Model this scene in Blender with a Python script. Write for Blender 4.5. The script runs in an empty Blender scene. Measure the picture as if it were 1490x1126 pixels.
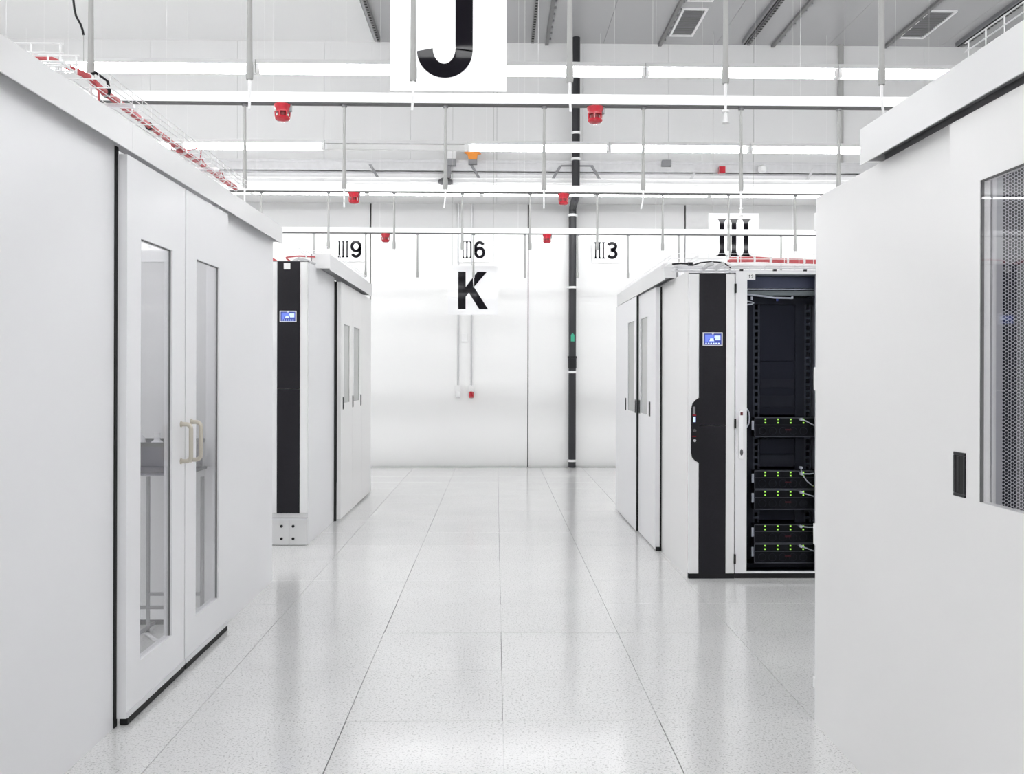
import bpy, math, random
from mathutils import Matrix, Vector
random.seed(7)
S = bpy.context.scene
COL = S.collection
# ---------------------------------------------------------------- camera
PSI = math.radians(.986); ROLL = .0027
r0 = Vector((math.cos(PSI), -math.sin(PSI), 0)); u0 = Vector((0, 0, 1)); fw = Vector((math.sin(PSI), math.cos(PSI), 0))
rr = r0*math.cos(ROLL)+u0*math.sin(ROLL); uu = -r0*math.sin(ROLL)+u0*math.cos(ROLL)
cd = bpy.data.cameras.new('camera'); cam = bpy.data.objects.new('camera', cd); COL.objects.link(cam)
cam.matrix_world = Matrix(((rr.x, uu.x, -fw.x, 0), (rr.y, uu.y, -fw.y, 0), (rr.z, uu.z, -fw.z, 1.325), (0, 0, 0, 1)))
cd.sensor_width = 36; cd.lens = 1336/1490*36; cd.shift_y = -18/1490; cd.clip_start = .05
S.camera = cam
# ---------------------------------------------------------------- world, exposure
w = bpy.data.worlds.new('world'); S.world = w; w.use_nodes = True
w.node_tree.nodes['Background'].inputs[0].default_value = (.8, .85, .9, 1)
w.node_tree.nodes['Background'].inputs[1].default_value = .3
S.view_settings.view_transform = 'Standard'; S.view_settings.look = 'None'
S.view_settings.exposure = .38; S.view_settings.gamma = 1; S.view_settings.use_curve_mapping = False
TUBE = 18.0          # radiance of the lit lamp tubes
TUBE_NEAR = 12.0     # tubes of the rows above the viewer
try:
    S.cycles.use_denoising = True; S.cycles.denoiser = 'OPENIMAGEDENOISE'
    S.cycles.max_bounces = 14; S.cycles.diffuse_bounces = 7; S.cycles.glossy_bounces = 6
    S.cycles.transparent_max_bounces = 16; S.cycles.sample_clamp_indirect = 8
except Exception: pass

# ---------------------------------------------------------------- materials
def mat(name, col, rough=.5, metal=0, spec=.5, var=0, scale=3, bump=0, bscale=200, emit=None, es=0, coat=0):
    m = bpy.data.materials.new(name); m.use_nodes = True
    nt = m.node_tree; b = nt.nodes['Principled BSDF']
    b.inputs['Base Color'].default_value = (*col, 1); b.inputs['Roughness'].default_value = rough
    b.inputs['Metallic'].default_value = metal; b.inputs['Specular IOR Level'].default_value = spec
    b.inputs['Coat Weight'].default_value = coat
    tc = nt.nodes.new('ShaderNodeTexCoord')
    if var:
        n = nt.nodes.new('ShaderNodeTexNoise'); n.inputs['Scale'].default_value = scale; n.inputs['Detail'].default_value = 4
        nt.links.new(tc.outputs['Object'], n.inputs['Vector'])
        mp = nt.nodes.new('ShaderNodeMapRange'); mp.inputs['To Min'].default_value = 1-var; mp.inputs['To Max'].default_value = 1+var
        nt.links.new(n.outputs['Fac'], mp.inputs['Value'])
        vm = nt.nodes.new('ShaderNodeVectorMath'); vm.operation = 'SCALE'; vm.inputs[0].default_value = col
        nt.links.new(mp.outputs[0], vm.inputs['Scale']); nt.links.new(vm.outputs[0], b.inputs['Base Color'])
    if bump:
        n = nt.nodes.new('ShaderNodeTexNoise'); n.inputs['Scale'].default_value = bscale
        nt.links.new(tc.outputs['Object'], n.inputs['Vector'])
        bp = nt.nodes.new('ShaderNodeBump'); bp.inputs['Strength'].default_value = bump; bp.inputs['Distance'].default_value = .001
        nt.links.new(n.outputs['Fac'], bp.inputs['Height']); nt.links.new(bp.outputs[0], b.inputs['Normal'])
    if emit:
        b.inputs['Emission Color'].default_value = (*emit, 1); b.inputs['Emission Strength'].default_value = es
    return m
def glass(name, tint, f0=.045):
    m = bpy.data.materials.new(name); m.use_nodes = True; nt = m.node_tree; nt.nodes.clear()
    out = nt.nodes.new('ShaderNodeOutputMaterial'); mx = nt.nodes.new('ShaderNodeMixShader')
    tr = nt.nodes.new('ShaderNodeBsdfTransparent'); tr.inputs[0].default_value = (*tint, 1)
    gl = nt.nodes.new('ShaderNodeBsdfGlossy'); gl.inputs['Roughness'].default_value = .01
    ge = nt.nodes.new('ShaderNodeNewGeometry'); d = nt.nodes.new('ShaderNodeVectorMath'); d.operation = 'DOT_PRODUCT'
    nt.links.new(ge.outputs['Incoming'], d.inputs[0]); nt.links.new(ge.outputs['Normal'], d.inputs[1])
    def math_(op, a, b):
        n = nt.nodes.new('ShaderNodeMath'); n.operation = op
        for i, v in enumerate((a, b)):
            if v is None: continue
            if isinstance(v, (int, float)): n.inputs[i].default_value = v
            else: nt.links.new(v, n.inputs[i])
        return n.outputs[0]
    a = math_('ABSOLUTE', d.outputs['Value'], None); o = math_('SUBTRACT', 1, a); p = math_('POWER', o, 5)
    f = math_('ADD', math_('MULTIPLY', p, 1-f0), f0)
    nt.links.new(f, mx.inputs[0]); nt.links.new(tr.outputs[0], mx.inputs[1]); nt.links.new(gl.outputs[0], mx.inputs[2])
    nt.links.new(mx.outputs[0], out.inputs[0]); return m
def clear_lightened():  # clear glass with the bright interior behind it mixed in as pale diffuse
    m = glass('clear_glass_lightened', (.95, .95, .95)); nt = m.node_tree; out = [n for n in nt.nodes if n.type == 'OUTPUT_MATERIAL'][0]
    g = out.inputs[0].links[0].from_socket; mx = nt.nodes.new('ShaderNodeMixShader'); mx.inputs[0].default_value = .62
    d = nt.nodes.new('ShaderNodeBsdfDiffuse'); d.inputs[0].default_value = (.66, .67, .66, 1)
    nt.links.new(g, mx.inputs[1]); nt.links.new(d.outputs[0], mx.inputs[2]); nt.links.new(mx.outputs[0], out.inputs[0]); return m
def floor_mat():
    m = mat('floor_vinyl', (.7, .7, .68), .14, spec=.65); nt = m.node_tree; b = nt.nodes['Principled BSDF']
    ge = nt.nodes.new('ShaderNodeNewGeometry')
    def speck(scale, lo, hi, a, bb):
        n = nt.nodes.new('ShaderNodeTexNoise'); n.inputs['Scale'].default_value = scale; n.inputs['Detail'].default_value = 2
        nt.links.new(ge.outputs['Position'], n.inputs['Vector'])
        r = nt.nodes.new('ShaderNodeMapRange'); r.inputs['From Min'].default_value = lo; r.inputs['From Max'].default_value = hi
        r.inputs['To Min'].default_value = a; r.inputs['To Max'].default_value = bb
        nt.links.new(n.outputs['Fac'], r.inputs['Value']); return r.outputs[0]
    s1 = speck(110, .56, .66, 1, .66); s2 = speck(190, .52, .66, 1, .82); s3 = speck(2.2, .3, .7, .975, 1.02)
    p = nt.nodes.new('ShaderNodeMath'); p.operation = 'MULTIPLY'; nt.links.new(s1, p.inputs[0]); nt.links.new(s2, p.inputs[1])
    q = nt.nodes.new('ShaderNodeMath'); q.operation = 'MULTIPLY'; nt.links.new(p.outputs[0], q.inputs[0]); nt.links.new(s3, q.inputs[1])
    v = nt.nodes.new('ShaderNodeVectorMath'); v.operation = 'SCALE'; v.inputs[0].default_value = (.80, .80, .795)
    nt.links.new(q.outputs[0], v.inputs['Scale']); nt.links.new(v.outputs[0], b.inputs['Base Color'])
    n = nt.nodes.new('ShaderNodeTexNoise'); n.inputs['Scale'].default_value = 60; nt.links.new(ge.outputs['Position'], n.inputs['Vector'])
    bp = nt.nodes.new('ShaderNodeBump'); bp.inputs['Strength'].default_value = .05; bp.inputs['Distance'].default_value = .001
    nt.links.new(n.outputs['Fac'], bp.inputs['Height']); nt.links.new(bp.outputs[0], b.inputs['Normal'])
    return m
M = dict(
 floor=floor_mat(), housing=mat('housing_grey', (.85, .85, .85), .4), dark=mat('dark_void', (.02, .02, .02), .8), 
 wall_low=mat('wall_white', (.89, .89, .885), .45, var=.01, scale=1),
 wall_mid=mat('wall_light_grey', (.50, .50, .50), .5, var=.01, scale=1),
 wall_up=mat('wall_upper_grey', (.74, .74, .74), .55, var=.015, scale=1),
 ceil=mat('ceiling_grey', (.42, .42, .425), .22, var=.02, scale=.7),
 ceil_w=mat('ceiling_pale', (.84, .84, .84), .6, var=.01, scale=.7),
 panel=mat('panel_powder', (.845, .845, .86), .34, spec=.4, var=.008, scale=1.5, bump=.04, bscale=500),
 panel_r=mat('panel_powder_warm', (.845, .84, .835), .34, spec=.4, var=.008, scale=1.5, bump=.04, bscale=500),
 fascia=mat('fascia_powder', (.74, .74, .742), .35, var=.005),
 white=mat('white_paint', (.86, .86, .86), .35), glossw=mat('gloss_white', (.94, .94, .95), .12, coat=.4),
 rail=mat('rail_white', (.94, .94, .94), .35), railline=mat('rail_underside', (.09, .09, .09), .5),
 alu=mat('aluminium', (.78, .78, .8), .3, .8, var=.03, scale=30), steel=mat('satin_steel', (.62, .58, .5), .28, 1, var=.03, scale=60),
 galv=mat('galvanised', (.6, .6, .61), .45, .5, var=.12, scale=14), dgrey=mat('dark_grey_metal', (.11, .11, .115), .4, .3),
 mgrey=mat('mid_grey_metal', (.25, .25, .26), .45, .2), ceilrail=mat('ceiling_rail_grey', (.2, .2, .2), .5),
 rod=mat('probe_grey', (.40, .40, .39), .45), rodw=mat('probe_white', (.93, .93, .93), .3),
 black=mat('black_plastic', (.010, .010, .012), .35, spec=.3), blackp=mat('black_perforated', (.016, .015, .019), .45, spec=.2, var=.2, scale=80, bump=.3, bscale=300),
 rubber=mat('rubber', (.008, .008, .008), .7), letter=mat('letter_black', (.008, .007, .010), .05, spec=.12),
 red=mat('red_plastic', (.5, .012, .028), .18, coat=.5), redd=mat('red_dark', (.2, .005, .01), .4), redc=mat('red_cable', (.55, .09, .10), .4, var=.12, scale=40),
 orange=mat('orange_plastic', (.85, .3, .04), .4), green=mat('green_tag', (.03, .4, .24), .4), blue=mat('blue_cable', (.08, .12, .4), .4), yel=mat('yellow_cable', (.6, .7, .05), .4),
 pipe=mat('black_pipe', (.022, .022, .026), .4, var=.1, scale=5), rackin=mat('rack_interior', (.03, .031, .038), .5, spec=.2), rackin2=mat('rack_panel', (.022, .023, .032), .5, spec=.2),
 railm=mat('mounting_rail', (.06, .066, .078), .5, spec=.3), serv=mat('server_black', (.011, .011, .013), .45, spec=.2), edge=mat('server_edge', (.14, .14, .15), .35, .4),
 badge=mat('badge_red', (.10, .006, .01), .5), led=mat('led_green', (.3, .6, .05), .4, emit=(.42, .85, .1), es=1.1), bluegrey=mat('blue_grey', (.12, .13, .19), .35), greeng=mat('grey_green', (.32, .35, .32), .35),
 scr=mat('screen_navy', (.02, .03, .12), .2, emit=(.03, .05, .22), es=1), scrm=mat('screen_blue', (.1, .15, .6), .2, emit=(.10, .14, .52), es=.8), scrl=mat('screen_light', (.4, .5, .9), .2, emit=(.5, .6, 1), es=.75),
 clear=glass('clear_glass', (.93, .93, .94)), clear_lightened=clear_lightened(), lamp_near=mat('lamp_lit_near', (1, 1, 1), .3, emit=(.985, .992, 1), es=TUBE_NEAR), smoke=glass('smoked_glass', (.84, .85, .88), .0), lamp_soft=mat('lamp_dim', (1, 1, 1), .3, emit=(.985, .992, 1), es=9), gasket=mat('gasket', (.12, .12, .12), .5),
 perf=mat('perforated_steel', (.5, .5, .54), .4, .2), ingrey=mat('inner_grey', (.42, .42, .45), .4), rackw=mat('rack_white', (.68, .68, .69), .4, var=.01),
 lamp_off=mat('lamp_unlit', (.8, .8, .79), .3), lamp=mat('lamp_lit', (1, 1, 1), .3, emit=(.985, .992, 1), es=TUBE), smokebin=mat('dark_bin', (.06, .055, .09), .25, coat=.3), bottle=mat('bottle_white', (.75, .75, .78), .3),
)

# ---------------------------------------------------------------- mesh builder
OFF = {}
class MB:
    def __init__(s): s.v = []; s.f = []
    def box(s, x0, x1, y0, y1, z0, z1):
        n = len(s.v); s.v += [(x, y, z) for z in (z0, z1) for y in (y0, y1) for x in (x0, x1)]
        s.f += [tuple(n+i for i in q) for q in ((0, 2, 3, 1), (4, 5, 7, 6), (0, 1, 5, 4), (2, 6, 7, 3), (0, 4, 6, 2), (1, 3, 7, 5))]; return s
    def prism(s, pts, fn, a, b):       # pts 2d ccw, fn(u,v,w)->xyz
        n = len(s.v); k = len(pts)
        s.v += [fn(u, v, a) for u, v in pts]+[fn(u, v, b) for u, v in pts]
        s.f += [tuple(range(n+k-1, n-1, -1)), tuple(range(n+k, n+2*k))]
        s.f += [(n+i, n+(i+1) % k, n+k+(i+1) % k, n+k+i) for i in range(k)]; return s
    def tube(s, path, r, seg=8, cap=True):
        path = [Vector(p) for p in path]; rs = r if isinstance(r, (list, tuple)) else [r]*len(path)
        n = len(s.v); t0 = None
        for i, p in enumerate(path):
            t = (path[min(i+1, len(path)-1)]-path[max(i-1, 0)]).normalized() if len(path) > 1 else Vector((0, 0, 1))
            if i == 0: a = t.orthogonal().normalized()
            else: a = (a-t*a.dot(t)).normalized()
            b = t.cross(a)
            for j in range(seg):
                an = 2*math.pi*(j+.5)/seg; q = p+a*math.cos(an)*rs[i]+b*math.sin(an)*rs[i]; s.v.append(tuple(q))
        for i in range(len(path)-1):
            for j in range(seg):
                s.f.append((n+i*seg+j, n+i*seg+(j+1) % seg, n+(i+1)*seg+(j+1) % seg, n+(i+1)*seg+j))
        if cap:
            s.f.append(tuple(n+seg-1-j for j in range(seg))); m = n+(len(path)-1)*seg; s.f.append(tuple(m+j for j in range(seg)))
        return s
    def lathe(s, c, prof, seg=20):     # prof [(r,z)] about vertical axis at c
        n = len(s.v); k = len(prof)
        for r, z in prof:
            for j in range(seg):
                a = 2*math.pi*j/seg; s.v.append((c[0]+r*math.cos(a), c[1]+r*math.sin(a), c[2]+z))
        for i in range(k-1):
            for j in range(seg): s.f.append((n+i*seg+j, n+i*seg+(j+1) % seg, n+(i+1)*seg+(j+1) % seg, n+(i+1)*seg+j))
        s.f.append(tuple(n+seg-1-j for j in range(seg))); m = n+(k-1)*seg; s.f.append(tuple(m+j for j in range(seg))); return s
    def ribbon(s, pts, wd, y0, y1):    # flat stroke in the xz plane
        n = len(pts); L = []; Rr = []
        for i in range(n):
            a = pts[max(i-1, 0)]; b = pts[min(i+1, n-1)]; dx, dz = b[0]-a[0], b[1]-a[1]; l = math.hypot(dx, dz) or 1
            nx, nz = -dz/l*wd/2, dx/l*wd/2; L.append((pts[i][0]+nx, pts[i][1]+nz)); Rr.append((pts[i][0]-nx, pts[i][1]-nz))
        for i in range(n-1):
            s.prism([L[i], Rr[i], Rr[i+1], L[i+1]], lambda u, v, w_: (u, w_, v), y0, y1)
        return s
    def build(s, name, m, parent=None, smooth=False, bevel=0, kind=None, label=None):
        xs, ys, zs = zip(*s.v)
        if parent is None: o = Vector(((min(xs)+max(xs))/2, (min(ys)+max(ys))/2, min(zs)))
        else: o = OFF[parent.name]
        me = bpy.data.meshes.new(name); me.from_pydata([tuple(Vector(v)-o) for v in s.v], [], s.f); me.update()
        if smooth:
            for p in me.polygons: p.use_smooth = True
            me.set_sharp_from_angle(angle=math.radians(40))
        mm = M[m] if isinstance(m, str) else m
        me.materials.append(mm)
        ob = bpy.data.objects.new(name, me); COL.objects.link(ob)
        if parent is None: ob.location = o
        else: ob.parent = parent
        OFF[ob.name] = o
        if bevel:
            b = ob.modifiers.new('bevel', 'BEVEL'); b.width = bevel; b.segments = 2; b.limit_method = 'ANGLE'; b.harden_normals = False
        if kind: ob['kind'] = kind
        if label: ob['label'] = label
        return ob
def tag(o, label, cat, group=None):
    o['label'] = label; o['category'] = cat
    if group: o['group'] = group
    return o
def thing(name, loc, label, cat, group=None):
    o = bpy.data.objects.new(name, None); COL.objects.link(o); o.location = loc; o.empty_display_size = .1
    OFF[o.name] = Vector(loc); return tag(o, label, cat, group)
def copy_tree(o, parent=None):
    c = o.copy(); COL.objects.link(c); c.parent = parent; OFF[c.name] = OFF[o.name].copy()
    for ch in list(o.children): copy_tree(ch, c)
    return c
def struct(o, label=None):
    o['kind'] = 'structure'
    if label: o['label'] = label
    return o
def bx(*a): return MB().box(*a)
XZ = lambda u, v, w_: (u, w_, v)
YZ = lambda u, v, w_: (w_, u, v)
ORD = ['first', 'second', 'third', 'fourth', 'fifth', 'sixth', 'seventh', 'eighth', 'ninth', 'tenth', 'eleventh', 'twelfth']

# ================================================================ SETTING
X0, X1, Y0, Y1, ZC = -8.2, 8.2, -4.5, 13.2, 5.84
fl = struct(bx(X0, X1, Y0, Y1+.6, -.12, -.03).build('floor', 'dark'), 'raised floor of speckled pale grey square tiles')
GX, GY, T = -.572, 3.515, .6
def tile_mb(w_=.5985):
    a = w_/2; c = .0012
    return MB().prism([(-a, -a), (a, -a), (a, a), (-a, a)], lambda u, v, z: (u*(1 if z < 0 else 1), v, z), -.03, -.0012)
tm = None; n = 0; stuff = MB()
ia, ib, ja, jb = -4, 5, -2, 16
for i in range(-13, 15):
    for j in range(-14, 17):
        cx, cy = GX+(i+.5)*T, GY+(j+.5)*T
        if not (X0 < cx < X1 and Y0 < cy < Y1+.2): continue
        if ia <= i < ib and ja <= j < jb:
            if tm is None:
                OFF['x'] = 0
                mb = MB(); a = .2991; c = .0008
                mb.v = [(-a, -a, -.03), (a, -a, -.03), (a, a, -.03), (-a, a, -.03), (-a, -a, -c), (a, -a, -c), (a, a, -c), (-a, a, -c), (-a+c, -a+c, 0), (a-c, -a+c, 0), (a-c, a-c, 0), (-a+c, a-c, 0)]
                mb.f = [(0, 1, 5, 4), (1, 2, 6, 5), (2, 3, 7, 6), (3, 0, 4, 7), (4, 5, 9, 8), (5, 6, 10, 9), (6, 7, 11, 10), (7, 4, 8, 11), (8, 9, 10, 11)]
                tm = bpy.data.meshes.new('tile'); tm.from_pydata(mb.v, [], mb.f); tm.materials.append(M['floor'])
            o = bpy.data.objects.new('tile', tm); COL.objects.link(o); o.parent = fl
            dx = random.uniform(-.0004, .0004); dy = random.uniform(-.0006, .0006)
            if i == 0 and j in (-1, 2): dx += .0016      # the wider black joint left of the middle
            if i == 2 and j == -1: dx += .0010
            o.location = Vector((cx+dx, cy+dy, random.uniform(-.0003, 0)))-fl.location
        else:
            stuff.box(cx-.2991, cx+.2991, cy-.2991, cy+.2991, -.03, 0)
o = stuff.build('tile_field', 'floor', fl, kind='stuff')

# back wall: lower white panels with black joints, grey band, projecting upper wall
wb = struct(bx(X0, X1, 13.24, 13.4, 0, 5.84).build('wall_back', 'dark'), 'white panelled end wall with black joints')
jx = [.456+2.257*k for k in range(-4, 5)]
edges = [X0]+[x for x in jx if X0+.1 < x < X1-.1]+[X1]
for a, b in zip(edges, edges[1:]):
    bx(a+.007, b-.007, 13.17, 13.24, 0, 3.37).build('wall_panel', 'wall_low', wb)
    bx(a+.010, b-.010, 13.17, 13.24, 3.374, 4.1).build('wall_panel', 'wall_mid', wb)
e2 = [X0+.0+k*1.1715 for k in range(15)]
for a, b in zip(e2, e2[1:]):
    bx(a+.0015, b-.0015, 12.5, 13.24, 3.775, ZC).build('upper_panel', 'wall_up', wb)
struct(bx(X0, X1, 12.493, 12.5, 3.765, 3.79).build('trim_1', 'white'), 'white edge strip under the upper wall')
struct(bx(X0-.1, X0, Y0, 13.4, 0, ZC).build('wall_left', 'wall_low'), 'white side wall')
struct(bx(X1, X1+.1, Y0, 13.4, 0, ZC).build('wall_right', 'wall_low'), 'white side wall')
struct(bx(X0, X1, Y0-.1, Y0, 0, ZC).build('wall_front', 'wall_low'), 'white wall')
ce = struct(bx(X0, X1, Y0, 13.4, ZC+.06, ZC+.16).build('ceiling', 'dark'), 'grey ceiling of flat panels')
cx = [-1.66, -.1, 1.45, 2.99, 4.53, 6.07, X1]
for a, b in zip(cx, cx[1:]):
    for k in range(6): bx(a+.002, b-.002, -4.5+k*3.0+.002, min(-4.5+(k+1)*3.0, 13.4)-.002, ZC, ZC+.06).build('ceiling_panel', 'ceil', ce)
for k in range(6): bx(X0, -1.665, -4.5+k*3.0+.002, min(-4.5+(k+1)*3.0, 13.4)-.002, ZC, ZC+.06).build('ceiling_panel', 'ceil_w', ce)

# ================================================================ LAMPS
def lamp(x0, Y, z, lit, label, group, wires=True, wide=.15, L=1.505, m_='lamp'):
    t = thing('tube_luminaire', (x0+L/2, Y, z), label, 'lamp', group)
    mb = MB(); mb.prism([(-wide, .045), (wide, .045), (wide*.55, .085), (-wide*.55, .085)], lambda u, v, w_: (w_, Y+u, z+v), x0+.004, x0+L-.004)
    mb.build('housing', 'housing', t)
    bx(x0+.03, x0+L-.03, Y-.028, Y+.028, z-.014, z+.040).build('tube', m_ if lit else 'lamp_off', t)
    for e in (x0+.004, x0+L-.03): bx(e, e+.026, Y-.03, Y+.03, z-.02, z+.045).build('end_cap', 'white', t)
    if wires: MB().tube([(x0+.06, Y, z+.085), (x0+.06, Y, ZC)], .0008, 4).build('suspension_wire', 'rodw', t)
    return t
rows = [(7.13, 3.665, 'front visible lamp row', -.353), (9.75, 3.715, 'middle lamp row', -.314), (12.12, 3.70, 'rearmost lamp row', -.20)]
for Y, z, nm, xr in rows:
    xs = [xr+1.505*k for k in range(-5, 5)]
    vis = [x for x in xs if -3.9 < x < 4.2]
    for x in xs:
        lit = not (Y == 9.75 and abs(x-(xr-1.505)) < .01)
        if x in vis:
            k = vis.index(x)
            lab = ('%s white tube lamp, %s from the left in the %s' % ('glowing' if lit else 'unlit', ORD[k], nm))
        else: lab = 'glowing tube lamp off frame %s, %s outward in the %s' % (('left', ORD[vis and xs.index(vis[0])-1-xs.index(x)], nm) if x < vis[0] else ('right', ORD[xs.index(x)-xs.index(vis[-1])-1], nm))
        lamp(x, Y, z, lit, lab, 'tube lamps in the '+nm, wide=.05 if Y > 12 else .045, m_='lamp_soft' if Y > 12 else 'lamp')
for r_, Y in enumerate((4.5, 1.9, -.7, -3.1)):
    for k in range(-5, 5): lamp(-.33+1.505*k, Y, 3.67, True, 'tube lamp above the frame, %s from left in the %s row viewerward' % (ORD[k+5], ORD[r_]), 'tube lamps over the viewer', wires=False, wide=.045, m_='lamp_near')

# ================================================================ SENSOR RAILS AND PROBES
def probe(x, Y, label, group, zt=2.955, bend=0, clip=False):
    t = thing('hanging_probe', (x, Y, 2.34), label, 'probe', group)
    MB().tube([(x, Y, zt), (x, Y, zt-.012)], .017, 10).build('mount', 'mgrey', t)
    MB().tube([(x, Y, zt-.012), (x, Y, 2.75), (x, Y, 2.52)], [.0085, .0095, .0115], 12).build('rod', 'rod', t, smooth=True)
    MB().tube([(x, Y, 2.52), (x, Y, 2.50), (x, Y, 2.46), (x, Y, 2.447)], [.0115, .0145, .0145, .0125], 12).build('ferrule', 'rod', t, smooth=True)
    p = [(x, Y, 2.447), (x, Y, 2.41), (x+bend*.3, Y, 2.375), (x+bend, Y, 2.335)]
    mb = MB().tube(p, [.0065, .0055, .0052, .005], 8)
    if clip: mb.tube([(x+bend, Y, 2.345), (x+bend, Y, 2.337)], .014, 10)
    if clip: mb.tube([(x+bend, Y, 2.337), (x+bend, Y, 2.30), (x+bend, Y, 2.295)], [.006, .008, .015], 10)
    mb.build('tip', 'rodw', t, smooth=True)
    return t
def rail(Y, label, zb=2.96):
    t = thing('sensor_rail', (0, Y, zb), label, 'rail', 'overhead white rails')
    bx(-7, 7, Y-.03, Y+.03, zb, zb+.06).build('channel', 'rail', t)
    bx(-7, 7, Y-.026, Y+.026, zb-.007, zb).build('slot', 'railline', t)
    for k in range(-4, 5): MB().tube([(k*1.6+.25, Y, zb+.06), (k*1.6+.25, Y, ZC)], .0008, 4).build('suspension_wire', 'rodw', t)
rodx = {3.52: ([-1.545, -.944, -.321, .279, .880, 1.485], 'front row'), 5.57: ([-1.521, -.922, -.311, .287, .891, 1.488, 2.086], 'second row'),
        8.25: ([-2.105, -1.506, -.919, -.308, .301, .906, 1.496, 2.093, 2.697], 'third row'), 10.65: ([-2.110, -1.514, -.915, -.266, .330, .939, 1.528, 2.122, 2.718, 3.318], 'rearmost row')}
names = {3.52: 'white overhead rail just above the frame carrying the front probes', 5.57: 'white overhead rail nearest to the viewer, carrying the two largest red beacons',
         8.25: 'white overhead rail second from the viewer, behind the big letter sign', 10.65: 'white overhead rail farthest back, above the small numbered signs'}
bends = {(3.52, 2): -.004, (3.52, 3): .004, (3.52, 5): .008, (5.57, 0): 0, (5.57, 2): -.008, (5.57, 4): -.012, (8.25, 4): .01, (10.65, 3): .004}
for Y, (xs, nm) in rodx.items():
    rail(Y, names[Y])
    for k, x in enumerate(xs):
        probe(x, Y, 'grey tapered probe with thin white tip, %s from the left in the %s' % (ORD[k], nm), 'hanging probes, '+nm, zt=2.953,
              bend=bends.get((Y, k), 0), clip=(Y, k) in ((3.52, 4), (5.57, 5)))

def beacon(x, Y, label):
    t = thing('warning_beacon', (x, Y, 2.85), label, 'beacon', 'red beacons under the rails'); c = (x, Y, 0)
    MB().lathe(c, [(.046, 2.953), (.052, 2.950), (.050, 2.935), (.043, 2.922), (.043, 2.905)][::-1], 24).build('base', 'red', t, smooth=True)
    MB().lathe(c, [(.030, 2.872), (.030, 2.905)], 20).build('core', 'redd', t, smooth=True)
    for k in range(6):
        a = k*math.pi/3+.3; MB().tube([(x+.041*math.cos(a), Y+.041*math.sin(a), 2.875), (x+.043*math.cos(a), Y+.043*math.sin(a), 2.91)], .005, 6).build('rib', 'red', t, smooth=True)
    MB().lathe(c, [(.012, 2.850), (.032, 2.853), (.044, 2.864), (.046, 2.872), (.040, 2.880)], 24).build('lens_cap', 'red', t, smooth=True)
    bx(x+.044, x+.056, Y-.012, Y+.012, 2.91, 2.952).build('bracket', 'mgrey', t)
for x, Y, l in [(-1.295, 5.57, 'large red beacon left of the hanging letter sign'), (.597, 5.57, 'large red beacon beside the black pipe'),
                (-1.279, 8.25, 'red beacon on the second rail, left one'), (.601, 8.25, 'red beacon on the second rail touching the black pipe'),
                (-1.285, 10.65, 'small red beacon just right of the sign ending in 9'), (.586, 10.65, 'small red beacon between the signs ending in 6 and 3')]: beacon(x, Y, l)

# ================================================================ SIGNS
def arc(cx, cz, rx, rz, a0, a1, n=18): return [(cx+rx*math.cos(math.radians(a0+(a1-a0)*i/n)), cz+rz*math.sin(math.radians(a0+(a1-a0)*i/n))) for i in range(n+1)]
def sign(name, x0, x1, z0, z1, Y, label, wires=None, th=.008):
    t = thing(name, ((x0+x1)/2, Y, z0), label, 'sign'); bx(x0, x1, Y, Y+th, z0, z1).build('board', 'glossw', t)
    for wx in wires or []: MB().tube([(wx, Y+.004, z1), (wx, Y+.004, ZC)], .0022, 4).build('wire', 'rod', t)
    return t
def roman(t, xc, zb, h, sw, gap, serif, Y, th):
    for k in (-1, 0, 1):
        c = xc+k*gap; a = sw/2; b = serif/2; fl_ = sw*.9
        pts = [(c-b, zb), (c+b, zb), (c+b, zb+th), (c+a+fl_*.35, zb+th+h*.012), (c+a, zb+th+h*.10), (c+a, zb+h-th-h*.10), (c+a+fl_*.35, zb+h-th-h*.012), (c+b, zb+h-th), (c+b, zb+h),
               (c-b, zb+h), (c-b, zb+h-th), (c-a-fl_*.35, zb+h-th-h*.012), (c-a, zb+h-th-h*.10), (c-a, zb+th+h*.10), (c-a-fl_*.35, zb+th+h*.012), (c-b, zb+th)]
        MB().prism(pts, XZ, Y-.002, Y).build('letter', 'letter', t)
# J
t = sign('hanging_sign', -.653, .058, 3.057, 3.768, 5.62, 'large white hanging sign with black letter J, top cut by the frame', [-.55, -.05])
m = .00421; sx = -.653; sz = 3.057       # metres per photograph pixel on this board
px = lambda p: sx+(p-568)*m; pz = lambda p: sz+(132-p)*m
MB().ribbon([(px(675.2), 3.695), (px(675.2), pz(72))]+arc(px(647.4), pz(72), 27.8*m, 30.6*m, 0, -178, 28)[1:], .1, 5.618, 5.62) if 0 else None
outer = [(px(687.7), 3.69), (px(687.7), pz(75))]+arc(px(647.2), pz(73), 40.5*m, 39.8*m, 0, -178, 26)
inner = [(px(662.7), 3.69), (px(662.7), pz(72))]+arc(px(646.3), pz(70), 16.4*m, 22.4*m, 0, -180, 26)
mb = MB()
for i in range(len(outer)-1): mb.prism([outer[i], inner[i], inner[i+1], outer[i+1]], XZ, 5.616, 5.62)
mb.build('letter', 'letter', t)
# K
t = sign('hanging_sign', -.632, .016, 2.106, 2.749, 12.0, 'white hanging sign with black letter K above the aisle', [-.575, -.04])
k0, kz, kh = -.499, 2.178, .49
mb = bx(k0, k0+.097, 11.997, 12.0, kz, kz+kh)
mb.prism([(k0+.097, kz+.165), (k0+.097, kz+.29), (k0+.25, kz+kh), (k0+.375, kz+kh), (k0+.205, kz+.29), (k0+.392, kz), (k0+.275, kz), (k0+.140, kz+.215)], XZ, 11.997, 12.0)
mb.build('letter', 'letter', t)
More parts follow.
